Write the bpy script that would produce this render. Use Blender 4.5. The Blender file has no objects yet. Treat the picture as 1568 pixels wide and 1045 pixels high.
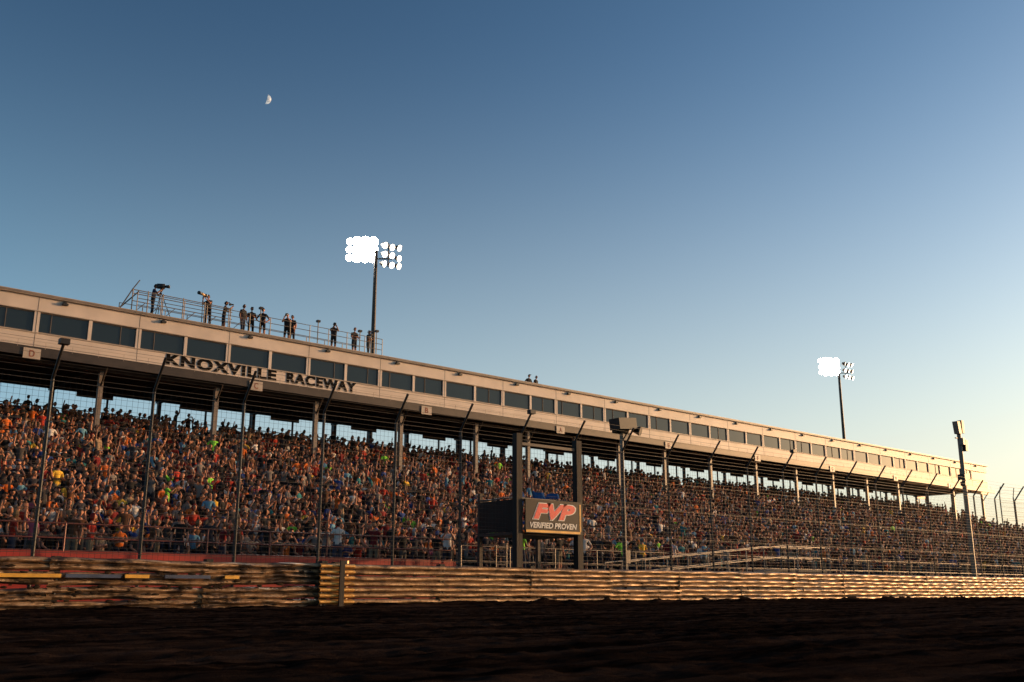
import bpy, math, random
import numpy as np
from mathutils import Vector, Matrix
random.seed(7); np.random.seed(7)
D=bpy.data; scn=bpy.context.scene
R=math.radians
# ---------------------------------------------------------------- materials
def nmat(name):
    m=D.materials.new(name); m.use_nodes=True
    nt=m.node_tree; b=nt.nodes['Principled BSDF']; return m,nt,b
def mat(name,col,rough=.6,metal=0,var=.25,scale=3.0,col2=None,bump=0.0,detail=6,vec=(1,1,1),spec=None):
    m,nt,b=nmat(name)
    tc=nt.nodes.new('ShaderNodeTexCoord'); mp=nt.nodes.new('ShaderNodeMapping')
    mp.inputs['Scale'].default_value=vec
    nt.links.new(tc.outputs['Object'],mp.inputs[0])
    n=nt.nodes.new('ShaderNodeTexNoise'); n.inputs['Scale'].default_value=scale; n.inputs['Detail'].default_value=detail
    nt.links.new(mp.outputs[0],n.inputs['Vector'])
    r=nt.nodes.new('ShaderNodeValToRGB')
    c=col; c2=col2 or tuple(x*(1-var) for x in c)
    r.color_ramp.elements[0].position=.35; r.color_ramp.elements[1].position=.65
    r.color_ramp.elements[0].color=(*c2,1); r.color_ramp.elements[1].color=(*c,1)
    nt.links.new(n.outputs['Fac'],r.inputs[0]); nt.links.new(r.outputs[0],b.inputs['Base Color'])
    b.inputs['Roughness'].default_value=rough; b.inputs['Metallic'].default_value=metal
    if spec is not None: b.inputs['Specular IOR Level'].default_value=spec
    if bump:
        bp=nt.nodes.new('ShaderNodeBump'); bp.inputs['Strength'].default_value=bump; bp.inputs['Distance'].default_value=.03
        nt.links.new(n.outputs['Fac'],bp.inputs['Height']); nt.links.new(bp.outputs[0],b.inputs['Normal'])
    return m
def emis(name,col,s):
    m,nt,b=nmat(name); b.inputs['Emission Color'].default_value=(*col,1); b.inputs['Emission Strength'].default_value=s
    b.inputs['Base Color'].default_value=(.8,.8,.8,1); return m
def palette(name,cols,seed,rough=.85):
    """random colour per instance"""
    m,nt,b=nmat(name)
    oi=nt.nodes.new('ShaderNodeObjectInfo'); mu=nt.nodes.new('ShaderNodeMath'); mu.operation='MULTIPLY_ADD'
    mu.inputs[1].default_value=913.7; mu.inputs[2].default_value=seed*17.31
    wn=nt.nodes.new('ShaderNodeTexWhiteNoise'); wn.noise_dimensions='1D'
    nt.links.new(oi.outputs['Random'],mu.inputs[0]); nt.links.new(mu.outputs[0],wn.inputs['W'])
    r=nt.nodes.new('ShaderNodeValToRGB'); cr=r.color_ramp; cr.interpolation='CONSTANT'
    tot=sum(w for w,_ in cols); acc=0
    for i,(w,c) in enumerate(cols):
        e=cr.elements[0] if i==0 else cr.elements.new(min(.999,acc/tot))
        if i==0: e.position=0
        e.color=(*c,1); acc+=w
        if i==0: cr.elements.remove(cr.elements[1])
    nt.links.new(wn.outputs['Value'],r.inputs[0]); nt.links.new(r.outputs[0],b.inputs['Base Color'])
    b.inputs['Roughness'].default_value=rough; b.inputs['Specular IOR Level'].default_value=.2
    return m
M={}
M['cream']=mat('cream_cladding',(.62,.51,.42),.55,0,.18,.8,bump=.05)
M['creamd']=mat('cream_trim',(.45,.36,.28),.5,0,.2,2)
M['column']=mat('column_paint',(.20,.15,.11),.5,0,.3,2)
M['seam']=mat('seam',(.14,.11,.09),.7)
M['steel']=mat('dark_steel',(.045,.032,.025),.5,.3,.4,2)
M['steelg']=mat('grey_steel',(.13,.105,.085),.5,.4,.3,3)
M['galv']=mat('galvanised',(.24,.21,.18),.5,.5,.3,6)
M['ceil']=mat('ceiling_deck',(.045,.034,.027),.7,0,.3,1)
M['concrete']=mat('concrete',(.10,.085,.07),.85,0,.35,1.5,bump=.2)
M['alum']=mat('bench',(.18,.17,.16),.4,.5,.3,4)
M['red']=mat('red_wall',(.40,.022,.012),.6,0,.35,1.2)
M['redrail']=mat('red_rail',(.14,.03,.02),.5,.2,.3,2)
M['black']=mat('black_metal',(.013,.010,.009),.5,.2,.3,3)
M['letter']=mat('lettering',(.006,.005,.005),.8,spec=.05)
M['dim_letter']=mat('faded_letter',(.30,.12,.08),.8,spec=.05)
M['wire']=mat('wire',(.05,.04,.035),.6,.3,.3,3)
M['wood_and_shadow']=mat('dark_timber_and_shadow',(.022,.015,.010),.8,0,.5,3,vec=(4,4,.4),bump=.3)  # timber posts, and the painted shadow strip at the gate end
M['sign_black']=mat('sign_panel',(.018,.013,.011),.5,0,.3,1.2,spec=.2)
M['sign_red']=mat('sign_red',(.75,.025,.012),.4)
M['sign_white']=mat('sign_white',(.7,.68,.64),.4)
M['yellow']=mat('yellow_paint_and_sunlit_edge',(.8,.40,.04),.5,0,.35,3)
M['bluep']=mat('blue_paint',(.05,.07,.13),.5,0,.5,3)
M['tripod']=mat('tripod_black',(.02,.02,.02),.5)
M['lens']=mat('tan_lens',(.45,.26,.06),.4)
m,nt,b=nmat('window_glass'); b.inputs['Base Color'].default_value=(.010,.017,.022,1); b.inputs['Roughness'].default_value=.06
n=nt.nodes.new('ShaderNodeTexNoise'); n.inputs['Scale'].default_value=.6
tc=nt.nodes.new('ShaderNodeTexCoord'); nt.links.new(tc.outputs['Object'],n.inputs['Vector'])
bp=nt.nodes.new('ShaderNodeBump'); bp.inputs['Strength'].default_value=.25; nt.links.new(n.outputs['Fac'],bp.inputs['Height']); nt.links.new(bp.outputs[0],b.inputs['Normal'])
b.inputs['Specular IOR Level'].default_value=.4
M['glass']=m
def muddy(name,base,mudlo,mudhi,streak=(.5,1,1.6)):
    m,nt,b=nmat(name)
    tc=nt.nodes.new('ShaderNodeTexCoord')
    mp=nt.nodes.new('ShaderNodeMapping'); mp.inputs['Scale'].default_value=streak; nt.links.new(tc.outputs['Object'],mp.inputs[0])
    n1=nt.nodes.new('ShaderNodeTexNoise'); n1.inputs['Scale'].default_value=1.8; n1.inputs['Detail'].default_value=10; n1.inputs['Roughness'].default_value=.72
    n2=nt.nodes.new('ShaderNodeTexNoise'); n2.inputs['Scale'].default_value=9; n2.inputs['Detail'].default_value=8;n2.inputs['Roughness'].default_value=.7
    nt.links.new(mp.outputs[0],n1.inputs['Vector']); nt.links.new(tc.outputs['Object'],n2.inputs['Vector'])
    r=nt.nodes.new('ShaderNodeValToRGB'); r.color_ramp.elements[0].position=mudlo; r.color_ramp.elements[1].position=mudhi
    nt.links.new(n1.outputs['Fac'],r.inputs[0])
    r2=nt.nodes.new('ShaderNodeValToRGB'); r2.color_ramp.elements[0].position=.35; r2.color_ramp.elements[1].position=.65
    r2.color_ramp.elements[0].color=(base[0]*.5,base[1]*.42,base[2]*.36,1); r2.color_ramp.elements[1].color=(*base,1)
    nt.links.new(n2.outputs['Fac'],r2.inputs[0])
    mx=nt.nodes.new('ShaderNodeMix'); mx.data_type='RGBA'
    nt.links.new(r.outputs[0],mx.inputs['Factor']); mx.inputs[6].default_value=(.05,.03,.018,1); nt.links.new(r2.outputs[0],mx.inputs[7])
    nt.links.new(mx.outputs[2],b.inputs['Base Color'])
    b.inputs['Roughness'].default_value=.45; b.inputs['Metallic'].default_value=.35
    bp=nt.nodes.new('ShaderNodeBump'); bp.inputs['Strength'].default_value=.3; bp.inputs['Distance'].default_value=.01
    nt.links.new(n2.outputs['Fac'],bp.inputs['Height']); nt.links.new(bp.outputs[0],b.inputs['Normal'])
    return m
M['rail']=muddy('muddy_guardrail',(.54,.35,.18),.36,.50,(.9,1,1.4))
M['railL']=muddy('muddier_guardrail',(.54,.35,.19),.42,.53,(.9,1,1.4))
M['groove_shade']=muddy('rail_groove_shade',(.17,.105,.06),.46,.56,(.9,1,1.4))  # groove shade painted in as a darker base colour, with mud patches
M['railY']=muddy('yellow_rail',(.8,.45,.12),.32,.42)
M['mud']=mat('mud',(.03,.019,.012),.95,0,.4,6,bump=.5,spec=.1)
M['shirt']=palette('shirt',[(16,(.009,.008,.008)),(7,(.02,.02,.028)),(7,(.05,.043,.04)),(5,(.60,.54,.48)),(4.5,(.32,.027,.014)),(3.2,(.50,.11,.015)),
 (3,(.018,.045,.18)),(2.2,(.10,.24,.34)),(1.1,(.22,.6,.05)),(1.1,(.6,.36,.04)),(5,(.17,.145,.13)),(1.4,(.02,.16,.17)),(7,(.09,.038,.018)),(3,(.16,.013,.013)),(3,(.26,.18,.11)),(.5,(.45,.1,.14))],1)
M['pants']=palette('pants',[(4,(.018,.02,.03)),(4,(.012,.011,.011)),(4,(.04,.046,.07)),(2,(.17,.13,.085)),(2,(.08,.07,.06))],2)
M['skin']=palette('skin',[(5,(.44,.20,.12)),(4,(.34,.15,.085)),(2,(.23,.11,.065)),(1,(.09,.045,.03))],3,.6)
M['hair']=palette('hair',[(7,(.018,.011,.007)),(4,(.06,.03,.013)),(2,(.18,.11,.05)),(2,(.18,.16,.145)),(1.5,(.48,.44,.4)),(4,(.012,.012,.013)),(1.6,(.26,.02,.014)),(.6,(.45,.12,.02)),(.7,(.03,.06,.17))],4)
M['shoe']=palette('shoe',[(3,(.03,.03,.03)),(2,(.4,.4,.4)),(1,(.15,.08,.04))],5)
M['eye']=mat('eye_dark',(.01,.008,.006),.3)
# ---------------------------------------------------------------- mesh builder
class MB:
    def __init__(s): s.v=[]; s.f=[]; s.m=[]; s.mats=[]
    def mi(s,k):
        if k not in s.mats: s.mats.append(k)
        return s.mats.index(k)
    def add(s,vs,fs,k):
        o=len(s.v); s.v+= [tuple(v) for v in vs]; i=s.mi(k)
        for f in fs: s.f.append(tuple(o+j for j in f)); s.m.append(i)
    def box(s,x0,x1,y0,y1,z0,z1,k):
        vs=[(x,y,z) for x in(x0,x1) for y in(y0,y1) for z in(z0,z1)]
        s.add(vs,[(0,1,3,2),(4,6,7,5),(0,4,5,1),(2,3,7,6),(0,2,6,4),(1,5,7,3)],k)
    def cyl(s,p0,p1,r,k,n=8,r2=None,cap=True,flat=None):
        p0=Vector(p0);p1=Vector(p1); d=(p1-p0)
        if d.length<1e-6: return
        d.normalize(); a=d.cross(Vector((0,0,1)))
        if a.length<1e-3: a=Vector((1,0,0))
        a.normalize(); b=d.cross(a); r2=r if r2 is None else r2
        vs=[]
        for p,rr in((p0,r),(p1,r2)):
            for i in range(n):
                t=2*math.pi*(i+.5)/n; vs.append(p+a*rr*math.cos(t)+b*rr*math.sin(t)*(flat or 1))
        fs=[(i,(i+1)%n,n+(i+1)%n,n+i) for i in range(n)]
        if cap: fs+= [tuple(range(n))[::-1],tuple(range(n,2*n))]
        s.add(vs,fs,k)
    def obox(s,c,ax,ay,az,k):
        c=Vector(c);ax=Vector(ax);ay=Vector(ay);az=Vector(az)
        vs=[c+ax*i+ay*j+az*l for i in(-1,1) for j in(-1,1) for l in(-1,1)]
        s.add(vs,[(0,1,3,2),(4,6,7,5),(0,4,5,1),(2,3,7,6),(0,2,6,4),(1,5,7,3)],k)
    def mesh(s,name,smooth=False):
        me=D.meshes.new(name); me.from_pydata(s.v,[],s.f); 
        for k in s.mats: me.materials.append(M[k])
        me.polygons.foreach_set('material_index',s.m)
        if smooth: me.polygons.foreach_set('use_smooth',[True]*len(s.f))
        me.update(); return me
    def build(s,name,parent=None,smooth=False):
        o=D.objects.new(name,s.mesh(name,smooth)); scn.collection.objects.link(o)
        if parent: o.parent=parent
        return o
def empty(name,loc=(0,0,0),rz=0):
    e=D.objects.new(name,None); e.location=loc; e.rotation_euler=(0,0,rz); scn.collection.objects.link(e); return e
def text(s,name,loc,width,height,k,parent=None,rot=(R(90),0,0),offset=.0,ext=.02,shear=0,space=1):
    c=D.curves.new(name,'FONT'); c.body=s; c.size=1; c.extrude=ext; c.offset=offset; c.shear=shear; c.space_character=space
    o=D.objects.new(name+'_tmp',c); scn.collection.objects.link(o)
    dg=bpy.context.evaluated_depsgraph_get(); me=D.meshes.new_from_object(o.evaluated_get(dg)); D.objects.remove(o)
    co=np.array([v.co[:] for v in me.vertices]); mn=co.min(0); mx=co.max(0)
    co[:,0]=(co[:,0]-mn[0])/(mx[0]-mn[0])*width; co[:,1]=(co[:,1]-mn[1])/(mx[1]-mn[1])*height
    me.vertices.foreach_set('co',co.ravel()); me.materials.clear(); me.materials.append(M[k]); me.update()
    o=D.objects.new(name,me); o.location=loc; o.rotation_euler=rot; scn.collection.objects.link(o)
    if parent: o.parent=parent
    return o
# ---------------------------------------------------------------- people
def person_mesh(name,joints,edges,head_c,head_dir=0,hat=False,long_hair=False,extra=None,hands=True,sub=1,build=1.0):
    names=list(joints); 
    me=D.meshes.new('tmp'); me.from_pydata([joints[n][0] for n in names],[(names.index(a),names.index(b)) for a,b,_ in edges],[])
    o=D.objects.new('tmp',me); scn.collection.objects.link(o)
    o.modifiers.new('s','SKIN')
    for i,n in enumerate(names):
        sv=me.skin_vertices[0].data[i]; r=joints[n][1]
        if isinstance(r,(int,float)): r=(r,r)
        sv.radius=(r[0]*build,r[1]*build); sv.use_root=(n=='pelvis')
    ss=o.modifiers.new('u','SUBSURF'); ss.levels=sub
    dg=bpy.context.evaluated_depsgraph_get(); em=D.meshes.new_from_object(o.evaluated_get(dg)); D.objects.remove(o)
    mb=MB()
    segs=[(Vector(joints[a][0]),Vector(joints[b][0]),k) for a,b,k in edges]
    vs=[v.co.copy() for v in em.vertices]
    mb.v=[tuple(v) for v in vs]
    for p in em.polygons:
        c=p.center; best=None
        for a,b,k in segs:
            ab=b-a; t=max(0,min(1,(c-a).dot(ab)/ab.length_squared)); d=(a+ab*t-c).length
            if best is None or d<best[0]: best=(d,k,t)
        k=best[1]
        if k=='sleeve': k='shirt' if best[2]<.62 else 'skin'
        if k=='shorts': k='pants' if best[2]<.9 else 'skin'
        mb.f.append(tuple(p.vertices)); mb.m.append(mb.mi(k))
    hc=Vector(head_c); rot=Matrix.Rotation(head_dir,3,'Z')
    nu,nv=12,9; vs=[];fs=[];
    for j in range(nv+1):
        ph=math.pi*j/nv
        for i in range(nu):
            th=2*math.pi*i/nu
            x=.078*math.sin(ph)*math.sin(th); y=-.098*math.sin(ph)*math.cos(th); z=.122*math.cos(ph)
            if z<-.02: x*=1-.9*(-z-.02)/.12*.5; 
            if z<-.03 and y<0: y*=.92
            if i==0 and 4<=j<=5: y-=.022
            if (i in(3,9)) and 4<=j<=5: x*=1.16
            vs.append(hc+rot@Vector((x,y,z)))
    F={'skin':[],'hair':[]}
    for j in range(nv):
        for i in range(nu):
            f=(j*nu+i,j*nu+(i+1)%nu,(j+1)*nu+(i+1)%nu,(j+1)*nu+i)
            back=(i in range(3,9)); lim=6 if back else 2
            if long_hair and i in range(2,10): lim=8
            F['hair' if j<lim else 'skin'].append(f)
    for k in F: mb.add(vs,F[k],k)
    vs2=[]; 
    for j in range(0,5):
        ph=math.pi*j/nv*.95
        for i in range(nu):
            th=2*math.pi*i/nu; yy=-.112*math.sin(ph)*math.cos(th)+.008
            zz=.136*math.cos(ph)-(0 if i in(0,1,2,10,11) else .012*j)
            if i in(0,1,2,10,11) and j>2: zz=.136*math.cos(math.pi*2.6/nv); yy=-.112*math.sin(math.pi*2.6/nv)*math.cos(th)
            vs2.append(hc+rot@Vector((.09*math.sin(ph)*math.sin(th),yy,zz)))
    mb.add(vs2,[(j*nu+i,(j+1)*nu+i,(j+1)*nu+(i+1)%nu,j*nu+(i+1)%nu) for j in range(4) for i in range(nu)],'hair')
    if hat:
        mb.obox(hc+rot@Vector((0,-.13,.062)),rot@Vector((.065,0,0)),rot@Vector((0,.055,-.012)),Vector((0,0,.005)),'hair')
    for sx in(-1,1):
        mb.obox(hc+rot@Vector((.03*sx,-.088,.012)),rot@Vector((.013,0,0)),rot@Vector((0,.006,0)),Vector((0,0,.006)),'eye')
    mb.obox(hc+rot@Vector((0,-.084,-.052)),rot@Vector((.022,0,0)),rot@Vector((0,.005,0)),Vector((0,0,.004)),'eye')
    if hands:
        for sx,w in((-1,'wr_l'),(1,'wr_r')):
            wv=Vector(joints[w][0]); hv=Vector(joints[w.replace('wr','ha')][0]); d=(hv-wv).normalized()
            side=d.cross(Vector((0,0,1))); 
            if side.length<.3: side=Vector((0,1,0))
            side.normalize(); nrm=d.cross(side)
            tip=hv+d*.01
            for q,l in((-1.5,.062),(-.5,.078),(.5,.084),(1.5,.072)):
                p=tip+side*.019*q; p1=p+d*l*.5+nrm*.008; p2=p1+d*l*.4+nrm*.03
                mb.cyl(p-d*.03,p1,.0095,'skin',5,.009); mb.cyl(p1,p2,.009,'skin',5,.006)
            p=wv+d*.03+side*.025; p1=p+side*.03+d*.03; mb.cyl(p,p1,.012,'skin',5,.01); mb.cyl(p1,p1+d*.035,.01,'skin',5,.008)
    if extra: extra(mb)
    return mb.mesh(name,True)
E_BODY=[('pelvis','waist','shirt'),('waist','chest','shirt'),('chest','nb','shirt'),('nb','neck','skin'),
 ('chest','sh_l','shirt'),('chest','sh_r','shirt'),('sh_l','el_l','sleeve'),('sh_r','el_r','sleeve'),('el_l','wr_l','skin'),('el_r','wr_r','skin'),
 ('wr_l','ha_l','skin'),('wr_r','ha_r','skin'),('pelvis','hip_l','pants'),('pelvis','hip_r','pants')]
def legs(kind):
    sh='shorts' if kind=='shorts' else 'pants'; lo='skin' if kind=='shorts' else 'pants'
    e=[]
    for s in 'lr': e+=[('hip_'+s,'kn_'+s,sh),('kn_'+s,'an_'+s,lo),('an_'+s,'to_'+s,'shoe')]
    return e
def seated(arms='lap',lean=0,legk='pants',fat=1):
    j={'pelvis':((0,0,.55),(.15*fat,.12)),'waist':((0,-.02-lean*.4,.74),(.14*fat,.11)),'chest':((0,-.02-lean,.96),(.155,.11)),
     'nb':((0,-.02-lean*1.2,1.12),.075),'neck':((0,-.035-lean*1.3,1.21),.052)}
    ly=-.02-lean
    for s,sg in(('l',-1),('r',1)):
        j['sh_'+s]=((.175*sg,ly,1.07),.062)
        j['hip_'+s]=((.09*sg,-.06,.53),.092); j['kn_'+s]=((.14*sg,-.47,.53),.066); j['an_'+s]=((.13*sg,-.43,.12),.045); j['to_'+s]=((.14*sg,-.58,.045),.04)
        A=arms if isinstance(arms,str) else arms[0 if s=='l' else 1]
        if A=='lap': e,w,h=(.24,ly-.06,.80),(.14,ly-.27,.68),(.10,ly-.35,.66)
        elif A=='cross': e,w,h=(.25,ly-.08,.82),(.04,ly-.24,.88),(-.05,ly-.24,.90)
        elif A=='face': e,w,h=(.22,ly-.20,.86),(.10,ly-.24,1.08),(.07,ly-.20,1.16)
        elif A=='up': e,w,h=(.30,ly-.10,1.25),(.26,ly-.12,1.52),(.25,ly-.13,1.60)
        j['el_'+s]=((e[0]*sg,e[1],e[2]),.045); j['wr_'+s]=((w[0]*sg,w[1],w[2]),.03); j['ha_'+s]=((h[0]*sg,h[1],h[2]),(.036,.022))
    return j,E_BODY+legs(legk),(0,-.06-lean*1.4,1.325)
def standing(arms='down',legk='pants',fat=1,lean=0,stride=0.03):
    j={'pelvis':((0,0,.96),(.15*fat,.11)),'waist':((0,-.01-lean*.4,1.14),(.135*fat,.10)),'chest':((0,-lean,1.34),(.155,.108)),'nb':((0,-lean*1.2,1.49),.07),'neck':((0,-.015-lean*1.3,1.57),.052)}
    for s,sg in(('l',-1),('r',1)):
        j['sh_'+s]=((.18*sg,-lean,1.43),.062)
        j['hip_'+s]=((.09*sg,0,.90),.095); j['kn_'+s]=((.11*sg,-.02+sg*stride,.50),.064); j['an_'+s]=((.12*sg,.01+sg*stride*2,.10),.044); j['to_'+s]=((.14*sg,-.14+sg*stride*2,.04),.04)
        A=arms if isinstance(arms,str) else arms[0 if s=='l' else 1]
        ly=-lean
        if A=='down': e,w,h=(.25,ly+.02,1.14),(.25,ly-.07,.89),(.245,ly-.09,.81)
        elif A=='hip': e,w,h=(.38,ly+.06,1.17),(.22,ly-.06,1.02),(.16,ly-.10,1.0)
        elif A=='cross': e,w,h=(.25,ly-.08,1.18),(.04,ly-.24,1.24),(-.05,ly-.24,1.26)
        elif A=='camera': e,w,h=(.24,ly-.20,1.26),(.10,ly-.36,1.48),(.06,ly-.40,1.54)
        elif A=='up': e,w,h=(.30,ly-.10,1.62),(.26,ly-.12,1.90),(.25,ly-.13,1.98)
        elif A=='front': e,w,h=(.24,ly-.06,1.16),(.18,ly-.30,1.14),(.17,ly-.38,1.15)
        j['el_'+s]=((e[0]*sg,e[1],e[2]),.046); j['wr_'+s]=((w[0]*sg,w[1],w[2]),.031); j['ha_'+s]=((h[0]*sg,h[1],h[2]),(.037,.022))
    return j,E_BODY+legs(legk),(0,-.04-lean*1.4,1.685)
crowd_meshes=[]
specs=[('seated','lap',0,'pants',1,0,0,.0),('seated','cross',.03,'shorts',1.15,1,0,.3),('seated',('lap','face'),.08,'shorts',1,1,0,-.3),
 ('seated','lap',.12,'pants',1.1,0,1,.5),('seated',('up','lap'),0,'shorts',1,0,0,.1),('seated','cross',-.03,'pants',1.2,0,0,-.6),
 ('seated',('lap','lap'),.05,'shorts',.9,0,1,.2),('seated','face',.05,'pants',1,1,0,0)]
for i,(kd,a,ln,lk,ft,ht,lh,hd) in enumerate(specs):
    j,e,h=seated(a,ln,lk,ft); crowd_meshes.append(person_mesh('seated_%d'%i,j,e,h,hd,ht,lh,hands=False))
NS=len(crowd_meshes)
for i,(a,lk,ft,ht,lh,hd) in enumerate([('down','pants',1,1,0,.2),('hip','shorts',1.15,0,0,-.4),('cross','pants',1.05,1,0,0),(('up','down'),'shorts',1,0,1,.2),(('camera','camera'),'shorts',1.1,0,0,0),('front','pants',.95,0,1,.5)]):
    j,e,h=standing(a,lk,ft); crowd_meshes.append(person_mesh('standing_%d'%i,j,e,h,hd,ht,lh,hands=True))
NT=len(crowd_meshes)-NS
src=D.collections.new('crowd_people')
for i,me in enumerate(crowd_meshes):
    o=D.objects.new('p_%02d'%i,me); src.objects.link(o)
# ---------------------------------------------------------------- stand geometry
TH=R(1.03); SX=.88
stand=empty('grandstand',(SX,0,0),TH)
X0,X1=0.0,116.0
FY=49.0; ZT=14.3; ZB=11.72; WT=13.42; WB=12.42
NR=32; RY=33.0; RD=.74; RZ=1.15; RS=.252
mb=MB()
for r in range(NR):
    y=RY+r*RD; z=RZ+r*RS
    xe=X1+12 if r<22 else X1-1
    mb.box(X0,xe,y-.40,y+RD-.401,z-.22,z,'concrete')
    mb.box(X0,xe,y-.02,y+.24,z+.40,z+.44,'alum')
    for x in np.arange(X0+1,xe,2.4): mb.box(x,x+.05,y+.05,y+.15,z,z+.40,'steelg')
mb.box(X0,X1+12,29.4,32.598,.0,RZ-.004,'concrete')
mb.build('seating_tiers',stand)
mb=MB(); PX0,PX1=-2.0,113.2
mb.box(PX0,PX1,FY,FY+.16,WT,ZT-.16,'cream')
mb.box(PX0,PX1,FY,FY+.16,ZB,WB,'cream')
mb.box(PX0-.1,PX1+.25,FY-.14,FY+8.5,ZT-.16,ZT,'creamd')
mb.box(PX0-.1,PX1+.25,FY-.16,FY-.141,ZT-.13,ZT-.03,'column')
mb.box(PX0,PX1,FY-.05,FY-.003,WB-.05,WB-.01,'creamd')
mb.box(PX0,PX1,FY-.04,FY-.003,WT+.01,WT+.05,'creamd')
mb.box(PX0,PX1,FY+8.2,FY+8.36,ZB,ZT-.162,'cream')
mb.box(PX1-.16,PX1-.002,FY+.162,FY+8.198,ZB,ZT-.162,'cream')
mb.box(PX0,PX0+.16,FY+.162,FY+8.198,ZB,ZT-.162,'cream')
mb.box(PX0,PX1,FY+.1,FY+8.1,ZB+.01,ZB+.1,'ceil')
mb.box(PX0+.2,PX1-.2,FY+3.4,FY+3.5,ZB+.1,ZT-.17,'ceil')
pitch=2.43; xs=12.4-6*pitch; k=0; x=xs
while x<PX1-2:
    w=.13 if k%2 else .22
    mb.box(x-w-.06,x-.02,FY+.002,FY+.158,WB+.002,WT-.002,'cream')
    if k%2==0:
        mb.box(x-w/2-.055,x-w/2-.03,FY-.006,FY-.001,ZB+.01,ZT-.17,'seam')
        mb.box(x+.9,x+1.15,FY-.16,FY-.006,ZT-.38,ZT-.28,'black'); mb.box(x+.97,x+1.08,FY-.10,FY-.006,ZT-.28,ZT-.2,'black')
    mb.box(x-.02,x+pitch-.25,FY+.05,FY+.09,WB+.002,WB+.04,'seam'); mb.box(x-.02,x+pitch-.25,FY+.05,FY+.09,WT-.04,WT-.002,'seam')
    if random.random()<.5:
        q=x+random.uniform(.4,1.6); mb.box(q,q+.03,FY+.06,FY+.09,WB+.04,WT-.04,'seam')
    x+=pitch;k+=1
mb.build('press_box',stand)
mb=MB(); mb.box(PX0+.1,PX1-.1,FY+.10,FY+.12,WB-.01,WT+.01,'glass'); mb.build('windows',stand)
text('KNOXVILLE','letters_1',(18.62,FY-.014,11.78),6.25,.62,'letter',stand,offset=.045,ext=.01,space=1.15)
text('RACEWAY','letters_2',(25.5,FY-.014,11.78),4.55,.62,'letter',stand,offset=.045,ext=.01,space=1.15)
mb=MB()
mb.box(PX0,PX1,FY-.75,FY-.62,ZB-.62,ZB-.24,'steel')
mb.box(PX0,PX1,FY-.62,FY+.0,ZB-.30,ZB-.24,'steel')
for z in(ZB-.06,ZB+.10): mb.cyl((PX0,FY-.72,z),(PX1,FY-.72,z),.010,'creamd',4)
for x in np.arange(PX0,PX1,1.215): mb.cyl((x,FY-.72,ZB-.25),(x,FY-.72,ZB+.10),.010,'creamd',4)
mb.box(PX0,PX1,FY+.0,FY+.3,ZB-.75,ZB-.01,'steel')
mb.box(PX0,PX1,FY+.3,FY+8.4,ZB-.14,ZB-.011,'ceil')
mb.box(PX0,PX1,FY+7.6,FY+7.85,ZB-.42,ZB-.14,'steel')
cols=[-1.2,4.6,10.5,16.4,22.4,28.4,34.25,40.1,44.6,49,53.5,58.6,64.2,70.3,76.2,82.1,88,93.9,99.8,105.7,112.6]
for x in cols:
    x-=.88
    mb.box(x-.11,x+.11,FY+.02,FY+.26,5.5,ZB-.75,'column')
    mb.box(x-.13,x+.13,FY+.31,FY+8.0,ZB-.50,ZB-.145,'steel')
    mb.box(x-.1,x+.1,FY+7.62,FY+7.82,8,ZB-.42,'steel')
    mb.cyl((x,FY+.15,ZB-1.6),(x,FY-.7,ZB-.45),.05,'steel',6)
for x in np.arange(PX0,PX1,2.95):
    mb.box(x-.05,x+.05,FY+8.0,FY+8.1,8,ZB-.145,'steel')
mb.box(PX0,PX1,FY+8.0,FY+8.06,8.0,9.6,'ceil')
for z in(9.95,10.3): mb.box(PX0,PX1,FY+8.01,FY+8.05,z,z+.05,'steelg')
for x in np.arange(PX0+1,PX1,5.9): mb.box(x,x+2.0,FY+7.3,FY+7.36,ZB-.75,ZB-.45,'steelg')
mb.build('roof_structure',stand)
for i in range(9):
    x=12.0+11.3*i; m2=MB(); m2.box(x-.38,x+.38,FY-.80,FY-.76,ZB-.78,ZB-.28,'creamd'); m2.build('section_sign_%d'%i,stand)
    text('DCBAEFGHJ'[i],'sign_letter_%d'%i,(x-.12,FY-.805,ZB-.69),.24,.32,'dim_letter',stand,ext=.002,offset=.02)
mb=MB(); za=ZT
for y in(FY+.35,FY+2.9):
    for z in(.45,.8,1.12): mb.cyl((17,y,za+z),(32,y,za+z),.020,'steelg',5)
    for x in np.arange(17,32.1,1.25): mb.cyl((x,y,za),(x,y,za+1.12),.025,'steelg',5)
mb.box(17.2,22.4,FY+.9,FY+2.8,za+.10,za+.2,'steelg')
for z in(.75,1.15,1.35):
    mb.cyl((16.9,FY+.8,za+z),(22.4,FY+.8,za+z-.02),.025,'column',5)
for x in(16.9,17.7,18.5,19.6,20.8,22.3): mb.cyl((x,FY+.8,za),(x,FY+.8,za+1.4),.03,'steelg',5); mb.cyl((x,FY+.8,za),(x+.7,FY+.8,za+.75),.02,'steelg',5)
mb.cyl((16.2,FY+.8,za),(16.9,FY+.8,za+1.4),.035,'steelg',5); mb.cyl((16.9,FY+.8,za+1.4),(17.2,FY+.8,za+1.9),.03,'steelg',5)
mb.cyl((16.3,FY+2.8,za),(17.2,FY+.8,za+1.3),.035,'steelg',5)
for x,h in((24.2,1.7),(27.9,1.6),(30.8,1.5),(32.0,1.7),(31.6,1.4)): mb.cyl((x,FY+1.0,za),(x,FY+1.0,za+h),.03,'black',5); mb.box(x-.1,x+.1,FY+.9,FY+1.1,za+h,za+h+.12,'black')
mb.build('roof_railing',stand)
mb=MB()
mb.box(X0,22,29.1,29.3,0,1.62,'red'); mb.box(22.01,X1+14,29.1,29.3,0,1.25,'concrete')
for x in np.arange(X0,22,2.1): mb.cyl((x,29.45,RZ),(x,29.45,RZ+1.25),.03,'redrail',6)
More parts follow.
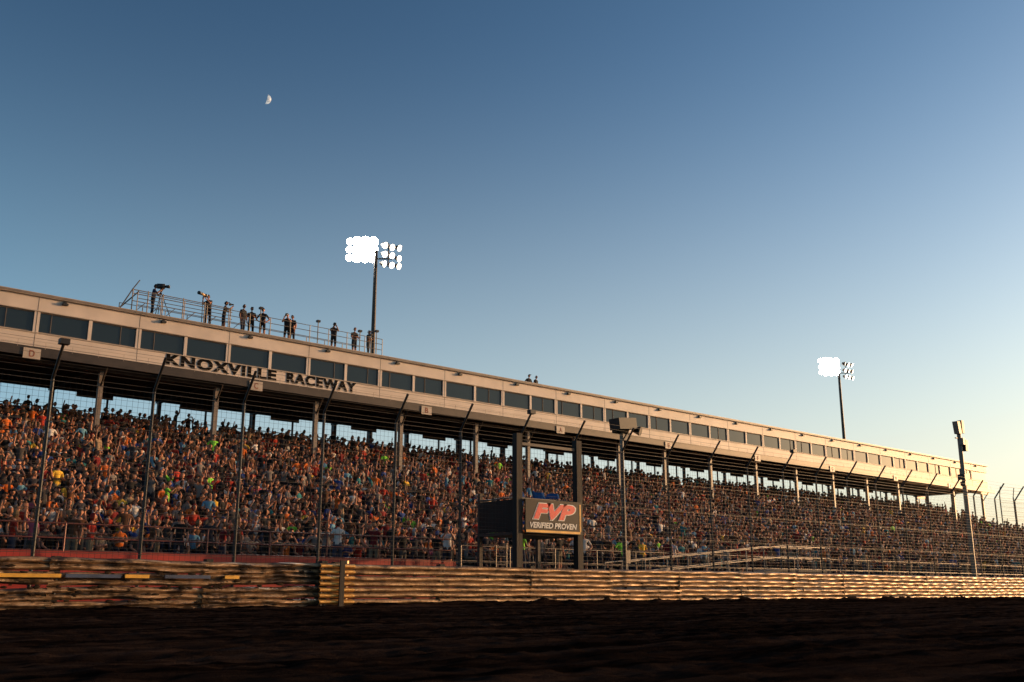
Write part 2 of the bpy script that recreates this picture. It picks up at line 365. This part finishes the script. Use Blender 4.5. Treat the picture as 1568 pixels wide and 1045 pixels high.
for z in(.5,.85,1.25): mb.cyl((X0,29.45,RZ+z),(22,29.45,RZ+z),.024,'redrail',5)
for x in np.arange(22.5,X1+12,2.4): mb.cyl((x,29.45,RZ),(x,29.45,RZ+1.05),.025,'steelg',5)
for z in(.5,1.05): mb.cyl((22.5,29.45,RZ+z),(X1+12,29.45,RZ+z),.02,'steelg',5)
for x in np.arange(X0,X1+12,2.4): mb.cyl((x,32.4,RZ),(x,32.4,RZ+1.05),.025,'redrail' if x<26 else 'steelg',5)
for z in(.55,1.05): mb.cyl((X0,32.4,RZ+z),(X1+12,32.4,RZ+z),.02,'steelg',5)
for r in range(0,22,2): 
    y=RY+r*RD; z=RZ+r*RS; mb.cyl((X1+12,y,z),(X1+12,y,z+1.1),.03,'steelg',5)
mb.cyl((X1+12,RY,RZ+1.1),(X1+12,RY+21*RD,RZ+21*RS+1.1),.03,'steelg',5)
mb.build('front_barrier',stand)
mb=MB()
for x0,x1,z0,z1 in((29.5,40.2,.62,1.55),(40.2,44.2,1.55,1.55)):
    vs=[(x0,28.0,z0),(x1,28.0,z1),(x1,29.05,z1),(x0,29.05,z0)]
    vs+= [(a,b_,c-.12) for a,b_,c in vs]
    mb.add(vs,[(0,1,2,3),(7,6,5,4),(0,4,5,1),(1,5,6,2),(2,6,7,3),(3,7,4,0)],'concrete')
    for y in(28.03,29.0):
        for h in(.55,1.05): mb.cyl((x0,y,z0+h),(x1,y,z1+h),.028,'galv',6)
        n=int((x1-x0)/1.3)
        for i in range(n+1):
            t=i/n; x=x0+(x1-x0)*t; z=z0+(z1-z0)*t; mb.cyl((x,y,0),(x,y,z+1.05),.026,'galv',6)
ramp=empty('access_ramp'); mb.build('ramp_and_handrails',ramp)
# ---------------------------------------------------------------- crowd
pts=[];rot=[];idx=[];scl=[]
aisles=[19.5+22.6*i+3 for i in range(6)]
def addp(x,y,z,i,yaw,s): pts.append((x,y,z)); rot.append((0,0,yaw)); idx.append(i); scl.append(s)
for r in range(NR):
    y=RY+r*RD; z=RZ+r*RS; xe=X1+11 if r<22 else X1-2
    x=X0+.3+random.random()*.3
    while x<xe:
        ais=min(abs(x-a) for a in aisles)<.5
        p=random.random()
        if ais:
            if p<.25: addp(x,y-.2,z,NS+random.randrange(NT),random.choice([-1.5,0,1.5,3]),random.uniform(.92,1.05))
        elif p<(.955 if r>1 else .8):
            yaw=random.gauss(.12,.35)
            if random.random()<(.16 if r<NR-3 else .03):
                addp(x,y-.22,z,NS+random.randrange(NT),yaw,random.uniform(.9,1.05))
            else: addp(x,y+.08,z-.04,random.randrange(NS),yaw,random.uniform(.90,1.10))
        x+=random.uniform(.44,.56)
for _ in range(210):
    addp(random.uniform(X0,X1+8),random.uniform(29.9,32.1),RZ,NS+random.randrange(NT),random.choice([0,.4,-.5,1.5,-1.5,3.0])+random.gauss(0,.2),random.uniform(.92,1.06))
me=D.meshes.new('crowd'); me.from_pydata(pts,[],[])
a=me.attributes.new('rot','FLOAT_VECTOR','POINT'); a.data.foreach_set('vector',np.array(rot,dtype=np.float32).ravel())
a=me.attributes.new('pid','INT','POINT'); a.data.foreach_set('value',np.array(idx,dtype=np.int32))
a=me.attributes.new('scl','FLOAT','POINT'); a.data.foreach_set('value',np.array(scl,dtype=np.float32))
crowd=D.objects.new('crowd',me); scn.collection.objects.link(crowd); crowd.rotation_euler=(0,0,TH); crowd.location=(SX,0,0)
ng=D.node_groups.new('crowd_gn','GeometryNodeTree')
ng.interface.new_socket('Geometry',in_out='INPUT',socket_type='NodeSocketGeometry'); ng.interface.new_socket('Geometry',in_out='OUTPUT',socket_type='NodeSocketGeometry')
gi=ng.nodes.new('NodeGroupInput'); go=ng.nodes.new('NodeGroupOutput')
ci=ng.nodes.new('GeometryNodeCollectionInfo'); ci.inputs['Collection'].default_value=src; ci.inputs['Separate Children'].default_value=True; ci.inputs['Reset Children'].default_value=True
ip=ng.nodes.new('GeometryNodeInstanceOnPoints'); ip.inputs['Pick Instance'].default_value=True
def na(t,n):
    x=ng.nodes.new('GeometryNodeInputNamedAttribute'); x.data_type=t; x.inputs['Name'].default_value=n; return x
L=ng.links.new
L(gi.outputs[0],ip.inputs['Points']); L(ci.outputs[0],ip.inputs['Instance'])
def out(nd): return [s for s in nd.outputs if s.enabled and s.name=='Attribute'][0]
L(out(na('INT','pid')),ip.inputs['Instance Index']); L(out(na('FLOAT_VECTOR','rot')),ip.inputs['Rotation']); L(out(na('FLOAT','scl')),ip.inputs['Scale'])
L(ip.outputs[0],go.inputs[0])
md=crowd.modifiers.new('gn','NODES'); md.node_group=ng
# ---------------------------------------------------------------- roof people
Rz=Matrix.Translation((SX,0,0))@Matrix.Rotation(TH,4,'Z')
def place(name,me,x,y,z,yaw,local=True):
    o=D.objects.new(name,me); p=Vector((x,y,z)); 
    if local: p=Rz@p
    o.location=p; o.rotation_euler=(0,0,yaw); scn.collection.objects.link(o); return o
def cam_extra(mb):
    mb.box(-.09,.09,-.55,-.16,1.58,1.82,'tripod'); mb.cyl((0,-.55,1.7),(0,-.80,1.7),.07,'tripod',10,.10); mb.box(-.05,.05,-.2,-.12,1.68,1.76,'tripod')
    mb.cyl((0,-.35,1.6),(0,-.38,1.35),.03,'tripod',6)
    for dx,dy in((-.35,-.15),(.35,-.15),(0,-.85)): mb.cyl((0,-.38,1.37),(dx,dy-.1,0.02),.02,'tripod',6)
def lens_extra(mb):
    mb.box(-.07,.07,-.42,-.24,1.62,1.76,'tripod'); mb.cyl((0,-.42,1.69),(0,-.78,1.69),.06,'lens',10,.085); mb.cyl((0,-.78,1.69),(0,-.95,1.69),.09,'tripod',10,.10)
    mb.cyl((0,-.55,1.64),(0,-.52,0.02),.02,'tripod',6)
def small_cam(mb):
    mb.box(-.07,.07,-.36,-.24,1.60,1.70,'tripod'); mb.cyl((0,-.36,1.65),(0,-.5,1.65),.04,'tripod',8)
P={}
M['dshirt']=palette('dark_shirt',[(6,(.02,.02,.022)),(3,(.035,.03,.03)),(2,(.12,.02,.015)),(2,(.09,.08,.07)),(1,(.02,.03,.08))],9)
M['bshirt']=palette('official_shirt',[(6,(.02,.10,.3)),(1,(.03,.13,.36))],9)
for nm,a,lk,ex,ht in(('vid','camera','pants',cam_extra,1),('tele','camera','pants',lens_extra,0),('snap','camera','shorts',small_cam,1),('hip','hip','shorts',None,1),('down','down','pants',None,0),('cross','cross','pants',None,1),('wave',('up','down'),'pants',None,0),('front','front','shorts',None,0)):
    j,e,h=standing(a,lk,1.1,.04 if ex else 0); me=person_mesh(nm,j,e,h,0,ht,0,ex,sub=2,build=1.08)
    me2=me.copy(); 
    for i,mm in enumerate(me.materials):
        if mm.name=='shirt': me.materials[i]=M['dshirt']; me2.materials[i]=M['bshirt']
    P[nm]=me; P[nm+'_b']=me2
z=ZT+.2
place('camera_operator',P['vid'],18.15,50.3,z,R(60)); place('camera_operator',P['tele'],21.25,50.3,z,R(-60))
place('photographer',P['snap'],22.1,50.2,ZT,R(70))
for nm,x,yw,y in(('down',23.2,20,50.1),('cross',23.8,-20,50.3),('hip',24.4,-30,50.1),('down',26.4,-70,50.3),('front',30.6,0,50.3),('cross',31.6,40,50.3)):
    place('roof_spectator',P[nm],x,y,ZT,R(yw))
place('photographer',P['snap'],26.0,50.2,ZT,R(-40)); place('photographer',P['snap'],29.1,50.2,ZT,R(-20))
place('roof_spectator',P['hip'],47.0,52.6,ZT-.2,0); place('roof_spectator',P['down'],47.7,52.6,ZT-.2,.3)
# ---------------------------------------------------------------- guardrail wall
prof=[(0,0),(-.02,.015),(-.10,.05),(-.105,.075),(-.10,.10),(-.025,.135),(-.01,.155),(-.025,.175),(-.10,.21),(-.105,.235),(-.10,.26),(-.02,.295),(0,.31)]
def rails(mb,x0,x1,y0,k,nr=4,seg=3.81,jit=.012,dent=.02,zoff=.03):
    x=x0; si=0
    while x<x1-.05:
        xe=min(x+seg,x1)
        for r in range(nr):
            y=y0+random.gauss(0,jit)+(.006 if si%2 else 0); zz=zoff+r*.328+random.gauss(0,jit*.6); tl=random.gauss(0,jit*.8)
            n=max(4,int((xe-x)/.16)); ph=[random.uniform(0,6.28) for _ in range(6)]
            vs=[];fs=[];fg=[]
            for i in range(n+1):
                t=i/n; xx=x+(xe-x+.12)*t
                d=dent*(math.sin(xx*1.1+ph[0])*.5+math.sin(xx*2.9+ph[1])*.35+math.sin(xx*6.3+ph[2])*.2)
                dz=dent*.5*(math.sin(xx*.9+ph[3])+.5*math.sin(xx*3.7+ph[4]))
                for q,(py,pz) in enumerate(prof):
                    loc=dent*.35*math.sin(xx*4.1+q*1.7+ph[5])
                    vs.append((xx,y+py+d+loc,zz+pz+dz+tl*t))
            m=len(prof)
            for i in range(n):
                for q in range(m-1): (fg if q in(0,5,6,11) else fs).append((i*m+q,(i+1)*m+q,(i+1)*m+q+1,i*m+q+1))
            mb.add(vs,fs,k); mb.add(vs,fg,'groove_shade')
            for dx in(.08,.2): mb.cyl((x+dx,y-.01,zz+.155),(x+dx,y-.05,zz+.155),.022,'steelg',6)
        mb.box(x+.1,x+.28,y0+.03,y0+.25,0,zoff+nr*.328+.04,'wood_and_shadow')
        x=xe; si+=1
wall=empty('guardrail_wall')
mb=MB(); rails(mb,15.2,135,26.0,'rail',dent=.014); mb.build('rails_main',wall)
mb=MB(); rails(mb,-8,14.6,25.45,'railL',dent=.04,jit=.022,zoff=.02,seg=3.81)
for xa_,xb_,kk in((5.6,7.5,'yellow'),(7.6,8.9,'bluep'),(9.0,9.6,'yellow'),(10.0,11.2,'bluep'),(11.6,12.0,'yellow')):
    mb.box(xa_,xb_,25.45-.16,25.45-.12,.02+2*.328+.195,.02+2*.328+.28,kk)
mb.build('gate_rails',wall)
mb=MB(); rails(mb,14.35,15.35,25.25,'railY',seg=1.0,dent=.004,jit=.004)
mb.box(14.93,15.08,25.08,25.13,0,1.40,'wood_and_shadow'); mb.cyl((15.5,25.75,0),(15.5,25.75,1.42),.09,'rail',10)  # dark upright box stands in for the post's shadow across the rail ends
mb.build('gate_end',wall)
mb=MB()
def clod(x,y,z,s,flat=.5):
    n=6; vs=[(x,y-s*flat,z)]
    for rr,yy in((.6,-.75*flat),(1,-.2*flat)):
        for i in range(n):
            t=6.283*i/n+random.random()*.4; q=s*rr*random.uniform(.7,1.25); vs.append((x+q*math.cos(t)*1.8,y+s*yy,z+q*math.sin(t)*.7))
    fs=[(0,1+(i+1)%n,1+i) for i in range(n)]+[(1+i,1+(i+1)%n,7+(i+1)%n,7+i) for i in range(n)]
    mb.add(vs,fs,'mud')
for _ in range(900):
    x=random.uniform(-6,14.3) if random.random()<.65 else random.uniform(15.3,60)
    yb=25.45 if x<14.5 else 26.0
    zc=random.choice([.05,.14,.33,.33,.47,.66,.66,.8,.98,1.13])+random.gauss(0,.03)
    clod(x,yb-.06,zc,random.uniform(.02,.07)*(1 if x<14.5 else .7))
mb.build('mud_clods',wall)
# ---------------------------------------------------------------- catch fence
fence=empty('catch_fence')
mb=MB(); FX=[7.27+2.665*k for k in range(-4,48)]
for i,x in enumerate(FX):
    mb.cyl((x,27,0),(x,27,5.9),.045,'black',7); mb.cyl((x,27,5.9),(x,26.35,6.75),.04,'black',7)
    if i in(4,10,16): mb.box(x-.12,x+.12,26.25,26.45,6.7,6.84,'black')
mb.build('posts',fence)
mb=MB(); xa,xb=FX[0],FX[-1]
for z in np.arange(1.2,5.9,.15): mb.cyl((xa,26.95,z),(xb,26.95,z),.0035,'wire',3,cap=False)
for z in(1.5,2.6,3.7,4.8,5.85): mb.cyl((xa,26.93,z),(xb,26.93,z),.009,'wire',4,cap=False)
for t in np.linspace(.1,1,6): mb.cyl((xa,27-.65*t,5.9+.85*t),(xb,27-.65*t,5.9+.85*t),.005,'wire',3,cap=False)
for x in np.arange(xa,xb,.15): mb.cyl((x,26.95,.9),(x,26.95,5.9),.0035,'wire',3,cap=False)
mb.build('mesh_wires',fence)
mb=MB()
f2=empty('perimeter_fence')
for i in range(14):
    x=118+i*2.6; y=52-i*.4; mb.cyl((x,y,0),(x,y,11.2),.07,'steelg',6); mb.cyl((x,y,11.2),(x-.7,y-.5,12.2),.05,'steelg',5)
for z in np.arange(6,11.3,.5): mb.cyl((118,52,z),(154,46.4,z),.02,'steelg',4)
for t in(.3,.65,1): mb.cyl((118-.7*t,52-.5*t,11.2+t),(154-.7*t,46.4-.5*t,11.2+t),.015,'steelg',4)
mb.build('posts_and_wires',f2)
# ---------------------------------------------------------------- flag stand
FX0=-.58
fs_=empty('flag_stand',(FX0,0,0)); mb=MB()
for x in(23.25,26.15): mb.box(x-.13,x+.13,26.32,26.56,0,5.95,'wood_and_shadow')
for x in(23.3,26.1): mb.box(x-.07,x+.07,28.5,28.64,0,4.0,'steel')
mb.box(23.2,26.2,26.6,28.6,2.45,2.55,'steel')
mb.box(23.45,26.16,26.24,26.30,2.52,3.68,'sign_black')
for x in(23.6,26.1): mb.box(x-.03,x+.03,26.30,26.318,2.6,3.6,'steel')
mb.box(23.2,23.26,26.6,28.5,2.56,3.66,'sign_black'); mb.box(26.15,26.2,26.6,28.5,2.56,3.6,'sign_black')
mb.cyl((23.2,26.6,3.72),(26.2,26.6,3.72),.03,'steelg',6); mb.cyl((23.23,26.6,3.72),(23.23,28.6,3.72),.03,'steelg',6)
mb.cyl((23.2,28.57,3.6),(26.2,28.57,3.6),.03,'steelg',6)
mb.box(23.38,26.02,26.38,26.46,5.55,5.65,'steel')
for z in np.arange(.3,2.5,.3): mb.cyl((24.2,28.75,z),(24.7,28.75,z),.018,'steelg',5)
for x in(24.2,24.7): mb.cyl((x,28.75,0),(x,28.75,3.4),.022,'steelg',5)
mb.box(23.47,26.06,26.232,26.239,2.54,2.62,'yellow'); mb.box(26.03,26.10,26.232,26.239,2.621,3.6,'yellow')  # sunlit edge of the sign, put in as yellow strips
mb.build('frame',fs_)
text('FVP','logo_back',(23.74,26.232,2.97),2.12,.60,'sign_white',fs_,offset=.085,ext=.001,shear=.3)
text('FVP','logo_front',(23.80,26.222,3.0),2.0,.54,'sign_red',fs_,offset=.055,ext=.001,shear=.3)
text('VERIFIED PROVEN','logo_sub',(23.64,26.23,2.69),2.25,.20,'sign_white',fs_,offset=.03,ext=.001,shear=.2)
for nm,x,yw in(('front_b',24.0,20),('wave_b',24.9,-20),('cross_b',25.6,-60)):
    o=place('race_official',P[nm],x+FX0,27.2,2.55,R(yw),False)
# ---------------------------------------------------------------- poles
e=empty('loudspeaker_pole',(29.1,27.5,0)); mb=MB()
mb.cyl((0,0,0),(0,0,6.75),.09,'column',12,.075); mb.cyl((-.5,0,6.75),(.5,0,6.75),.04,'black',6)
mb.obox((-.15,-.25,7.05),(.5,0,.05),(0,.28,.0),(-.03,0,.22),'black'); mb.obox((.05,.1,6.82),(.28,0,0),(0,.2,0),(0,0,.08),'black')
mb.cyl((.45,-.2,6.9),(.6,-.5,6.8),.1,'black',8,.2); mb.cyl((0,-.05,6.4),(.25,-.2,6.9),.03,'black',5)
mb.box(-.12,.12,-.2,-.08,1.6,2.1,'steelg')
mb.build('pole_and_speakers',e)
e=empty('camera_pole',(58.0,27.5,0)); mb=MB()
mb.cyl((0,0,0),(0,0,9.9),.15,'column',12,.12)
mb.obox((-.35,-.1,9.9),(.16,0,0),(0,.16,0),(-.06,0,.36),'column'); mb.obox((.15,-.1,10.0),(.13,0,0),(0,.13,0),(0,0,.38),'black')
mb.cyl((-.5,0,9.3),(.5,0,9.3),.04,'black',6); mb.obox((.35,-.1,8.9),(.14,0,0),(0,.14,0),(.03,0,.32),'black'); mb.obox((-.1,-.2,9.1),(.12,0,0),(0,.12,0),(0,0,.2),'column')
mb.obox((-.5,-.25,7.0),(.32,0,.04),(0,.22,0),(0,0,.16),'black'); mb.obox((-.4,-.2,6.6),(.2,0,0),(0,.15,0),(0,0,.12),'steel'); mb.cyl((-.4,0,6.9),(0,0,6.9),.04,'black',6)
mb.build('pole_and_boxes',e)
M['lampA']=emis('lamp_lit',(1,.93,.8),90); M['lampB']=emis('lamp_lit_soft',(1,.85,.65),9)
def tower(x,y,h):
    t=empty('floodlight_tower',(x,y,0)); mb=MB()
    mb.cyl((0,0,0),(0,0,h-.3),.28,'steel',14,.13)
    RT=Vector((.7627,-.6468,0))
    for sgn,aim,mk in((-1,Vector((-x,-y,-h)).normalized(),'lampA'),(1,Vector((.25,-1,-.45)).normalized(),'lampB')):
        rt=RT if sgn<0 else Vector((.95,-.1,0)).normalized()
        cen=Vector((0,0,h-.2))+RT*(-1.15 if sgn<0 else 1.25)
        if sgn>0: cen.z-=.55
        mb.cyl(Vector((0,0,cen.z-.2)),cen+Vector((0,0,-.2)),.06,'steel',6)
        cols_=4 if sgn<0 else 3; rows=3
        for r in range(rows):
            zz=(r-1)*(.66 if sgn<0 else .74)
            a_=cen+rt*(-(cols_-1)/2*.60)+Vector((0,0,zz)); b_=cen+rt*((cols_-1)/2*.60)+Vector((0,0,zz))
            mb.cyl(a_-aim*.45,b_-aim*.45,.04,'steel',5)
            for c in range(cols_):
                fw=(aim+Vector((random.gauss(0,.12),random.gauss(0,.05),random.gauss(0,.08)))).normalized()
                p=cen+rt*((c-(cols_-1)/2)*.60)+Vector((0,0,zz+random.gauss(0,.03)))+aim*(.02*c)
                big=sgn<0 and c
                mb.cyl(p-fw*.4,p,.12,'steel',10,.40 if big else .28,cap=False)
                mb.cyl(p-fw*.03,p-fw*.02,.39 if big else .25,mk,14)
        mb.cyl(cen-aim*.45+Vector((0,0,-.95)),cen-aim*.45+Vector((0,0,.95)),.05,'steel',6)
    mb.build('pole_and_lamps',t)
tower(38.9,62,26.2); tower(102.6,62,26.2)
# ---------------------------------------------------------------- ground
def dirt(name,c1,c2,sx):
    m,nt,b=nmat(name); tc=nt.nodes.new('ShaderNodeTexCoord'); mp=nt.nodes.new('ShaderNodeMapping'); mp.inputs['Scale'].default_value=sx
    nt.links.new(tc.outputs['Object'],mp.inputs[0])
    n=nt.nodes.new('ShaderNodeTexNoise'); n.inputs['Scale'].default_value=1; n.inputs['Detail'].default_value=10; n.inputs['Roughness'].default_value=.65
    n2=nt.nodes.new('ShaderNodeTexNoise'); n2.inputs['Scale'].default_value=14; n2.inputs['Detail'].default_value=8; n2.inputs['Roughness'].default_value=.7
    nt.links.new(mp.outputs[0],n.inputs['Vector']); nt.links.new(tc.outputs['Object'],n2.inputs['Vector'])
    r=nt.nodes.new('ShaderNodeValToRGB'); r.color_ramp.elements[0].position=.42; r.color_ramp.elements[1].position=.68
    r.color_ramp.elements[0].color=(*c1,1); r.color_ramp.elements[1].color=(*c2,1)
    nt.links.new(n.outputs['Fac'],r.inputs[0]); nt.links.new(r.outputs[0],b.inputs['Base Color'])
    bp=nt.nodes.new('ShaderNodeBump'); bp.inputs['Strength'].default_value=1.0; bp.inputs['Distance'].default_value=.06
    nt.links.new(n2.outputs['Fac'],bp.inputs['Height']); nt.links.new(bp.outputs[0],b.inputs['Normal'])
    b.inputs['Roughness'].default_value=1; b.inputs['Specular IOR Level'].default_value=.0
    return m
M['earth']=dirt('earth_ground',(.02,.014,.01),(.04,.03,.02),(.05,.05,.05))
M['track']=dirt('track_dirt',(.004,.0028,.0024),(.040,.025,.019),(.14,1.9,1))
mb=MB(); mb.add([(-3000,-3000,0),(3000,-3000,0),(3000,3000,0),(-3000,3000,0)],[(0,1,2,3)],'earth'); mb.build('ground')
def vnoise(X,Y,seed):
    rs=np.random.RandomState(seed); G=rs.rand(256,256)
    xi=np.floor(X).astype(int); yi=np.floor(Y).astype(int); fx=X-xi; fy=Y-yi
    fx=fx*fx*(3-2*fx); fy=fy*fy*(3-2*fy)
    g=lambda a,b_:G[a%256,b_%256]
    return (g(xi,yi)*(1-fx)+g(xi+1,yi)*fx)*(1-fy)+(g(xi,yi+1)*(1-fx)+g(xi+1,yi+1)*fx)*fy
xs_=np.concatenate([np.arange(-12,0,.4),np.arange(0,16,.06),np.arange(16,34,.09),np.arange(34,140,.25)]); ys_=np.concatenate([np.arange(0,4,.12),np.arange(4,14,.06),np.arange(14,26.4,.09)])
X,Y=np.meshgrid(xs_,ys_)
H=.03+.035*vnoise(X*.25,Y*1.6,1)+.03*vnoise(X*.9,Y*3,2)+.025*vnoise(X*3,Y*5,3)+.03*vnoise(X*8,Y*9,4)
b_=np.clip((Y-24.0)/2.0,0,1); H+=b_**2*(.03+.14*vnoise(X*1.1,Y*1.5,5)+.12*vnoise(X*4,Y*4,6))
H*=np.clip((Y-0)/1.0,0,1)*.98+.02
nx,ny=len(xs_),len(ys_)
co=np.stack([X,Y,H],-1).reshape(-1,3).astype(np.float32)
ii=np.arange(nx*ny).reshape(ny,nx); q=np.stack([ii[:-1,:-1],ii[:-1,1:],ii[1:,1:],ii[1:,:-1]],-1).reshape(-1,4)
me=D.meshes.new('dirt_track'); me.vertices.add(len(co)); me.vertices.foreach_set('co',co.ravel())
me.loops.add(q.size); me.loops.foreach_set('vertex_index',q.ravel().astype(np.int32)); me.polygons.add(len(q)); me.polygons.foreach_set('loop_start',np.arange(0,q.size,4,dtype=np.int32)); 
me.update(calc_edges=True); me.validate(); me.materials.append(M['track'])
o=D.objects.new('dirt_track',me); scn.collection.objects.link(o)
# ---------------------------------------------------------------- camera
CH=.56
cam=D.cameras.new('cam'); co_=D.objects.new('camera',cam); scn.collection.objects.link(co_); scn.camera=co_
cam.lens=35; cam.sensor_width=36; cam.clip_end=8000; cam.clip_start=.05
co_.location=(0,0,CH); co_.rotation_euler=(R(90+14.1),0,R(-40.3))
# ---------------------------------------------------------------- moon (lit part of the globe)
maz,mel=R(25.14),R(26.94)
md_=Vector((math.sin(maz)*math.cos(mel),math.cos(maz)*math.cos(mel),math.sin(mel)))
cpos=md_*3500; rad=3500*.0046
fw=-md_; rt=Vector((0,0,1)).cross(fw).normalized(); up=fw.cross(rt)
if rt.x<0: rt=-rt
if up.z<0: up=-up
tl=R(-12); rt2=rt*math.cos(tl)+up*math.sin(tl); up2=up*math.cos(tl)-rt*math.sin(tl)
mb=MB(); vs=[];n=20;m_=12
for i in range(n+1):
    la=-math.pi/2+math.pi*i/n
    for k in range(m_+1):
        lo=R(8)+ (math.pi/2-R(8))*k/m_
        vs.append(cpos+(up2*math.sin(la)+rt2*math.cos(la)*math.sin(lo)+fw*math.cos(la)*math.cos(lo))*rad)
m,nt,b=nmat('moon_surface'); nn=nt.nodes.new('ShaderNodeTexNoise'); nn.inputs['Scale'].default_value=.12; tc=nt.nodes.new('ShaderNodeTexCoord'); nt.links.new(tc.outputs['Object'],nn.inputs['Vector'])
rr=nt.nodes.new('ShaderNodeValToRGB'); rr.color_ramp.elements[0].position=.4; rr.color_ramp.elements[0].color=(.35,.4,.45,1); rr.color_ramp.elements[1].position=.6; rr.color_ramp.elements[1].color=(.8,.8,.76,1)
nt.links.new(nn.outputs['Fac'],rr.inputs[0]); nt.links.new(rr.outputs[0],b.inputs['Emission Color']); b.inputs['Emission Strength'].default_value=.6; b.inputs['Base Color'].default_value=(.1,.1,.1,1)
M['moon']=m
mb.add(vs,[(i*(m_+1)+k,i*(m_+1)+k+1,(i+1)*(m_+1)+k+1,(i+1)*(m_+1)+k) for i in range(n) for k in range(m_)],'moon'); mb.build('moon',None,True)
# ---------------------------------------------------------------- light
AZ,EL=R(107),R(7)
w=D.worlds.new('World'); scn.world=w; w.use_nodes=True; nt=w.node_tree; bg=nt.nodes['Background']
sk=nt.nodes.new('ShaderNodeTexSky'); sk.sky_type='NISHITA'; sk.sun_disc=False; sk.sun_elevation=EL; sk.sun_rotation=AZ
sk.air_density=1.0; sk.dust_density=1.8; sk.ozone_density=2.4
gm=nt.nodes.new('ShaderNodeGamma'); gm.inputs[1].default_value=1.6
hs=nt.nodes.new('ShaderNodeHueSaturation'); hs.inputs['Saturation'].default_value=.93; hs.inputs['Hue'].default_value=.49; hs.inputs['Value'].default_value=1.08
tc=nt.nodes.new('ShaderNodeTexCoord'); sp=nt.nodes.new('ShaderNodeSeparateXYZ'); nt.links.new(tc.outputs['Generated'],sp.inputs[0])
mr=nt.nodes.new('ShaderNodeMapRange'); mr.inputs['From Min'].default_value=.58; mr.inputs['From Max'].default_value=0; mr.inputs['To Min'].default_value=0; mr.inputs['To Max'].default_value=1; mr.clamp=True
nt.links.new(sp.outputs['Z'],mr.inputs['Value'])
pw=nt.nodes.new('ShaderNodeMath'); pw.operation='POWER'; pw.inputs[1].default_value=2.3; nt.links.new(mr.outputs[0],pw.inputs[0])
mi=nt.nodes.new('ShaderNodeMath'); mi.operation='MINIMUM'; mi.inputs[1].default_value=.60; nt.links.new(pw.outputs[0],mi.inputs[0])
dp=nt.nodes.new('ShaderNodeVectorMath'); dp.operation='DOT_PRODUCT'; dp.inputs[1].default_value=(math.sin(AZ),math.cos(AZ),0); nt.links.new(tc.outputs['Generated'],dp.inputs[0])
m2=nt.nodes.new('ShaderNodeMapRange'); m2.inputs['From Min'].default_value=-.2; m2.inputs['From Max'].default_value=.85; nt.links.new(dp.outputs['Value'],m2.inputs['Value'])
hc=nt.nodes.new('ShaderNodeMix'); hc.data_type='RGBA'; nt.links.new(m2.outputs[0],hc.inputs['Factor'])
K=10
hc.inputs[6].default_value=(.42*K,.72*K,.92*K,1); hc.inputs[7].default_value=(1.15*K,1.02*K,.78*K,1)
mx=nt.nodes.new('ShaderNodeMix'); mx.data_type='RGBA'; nt.links.new(mi.outputs[0],mx.inputs['Factor'])
nt.links.new(sk.outputs[0],gm.inputs[0]); nt.links.new(gm.outputs[0],hs.inputs['Color']); nt.links.new(hs.outputs[0],mx.inputs[6]); nt.links.new(hc.outputs[2],mx.inputs[7])
nt.links.new(mx.outputs[2],bg.inputs[0]); bg.inputs[1].default_value=.10
sl=D.lights.new('sun','SUN'); sl.energy=4.6; sl.angle=R(.5); sl.color=(1,.59,.28)
so=D.objects.new('sun',sl); scn.collection.objects.link(so)
sv=Vector((math.sin(AZ)*math.cos(EL),math.cos(AZ)*math.cos(EL),math.sin(EL)))
so.rotation_euler=(-sv).to_track_quat('-Z','Y').to_euler()
scn.view_settings.view_transform='Standard'; scn.view_settings.look='None'; scn.view_settings.exposure=0
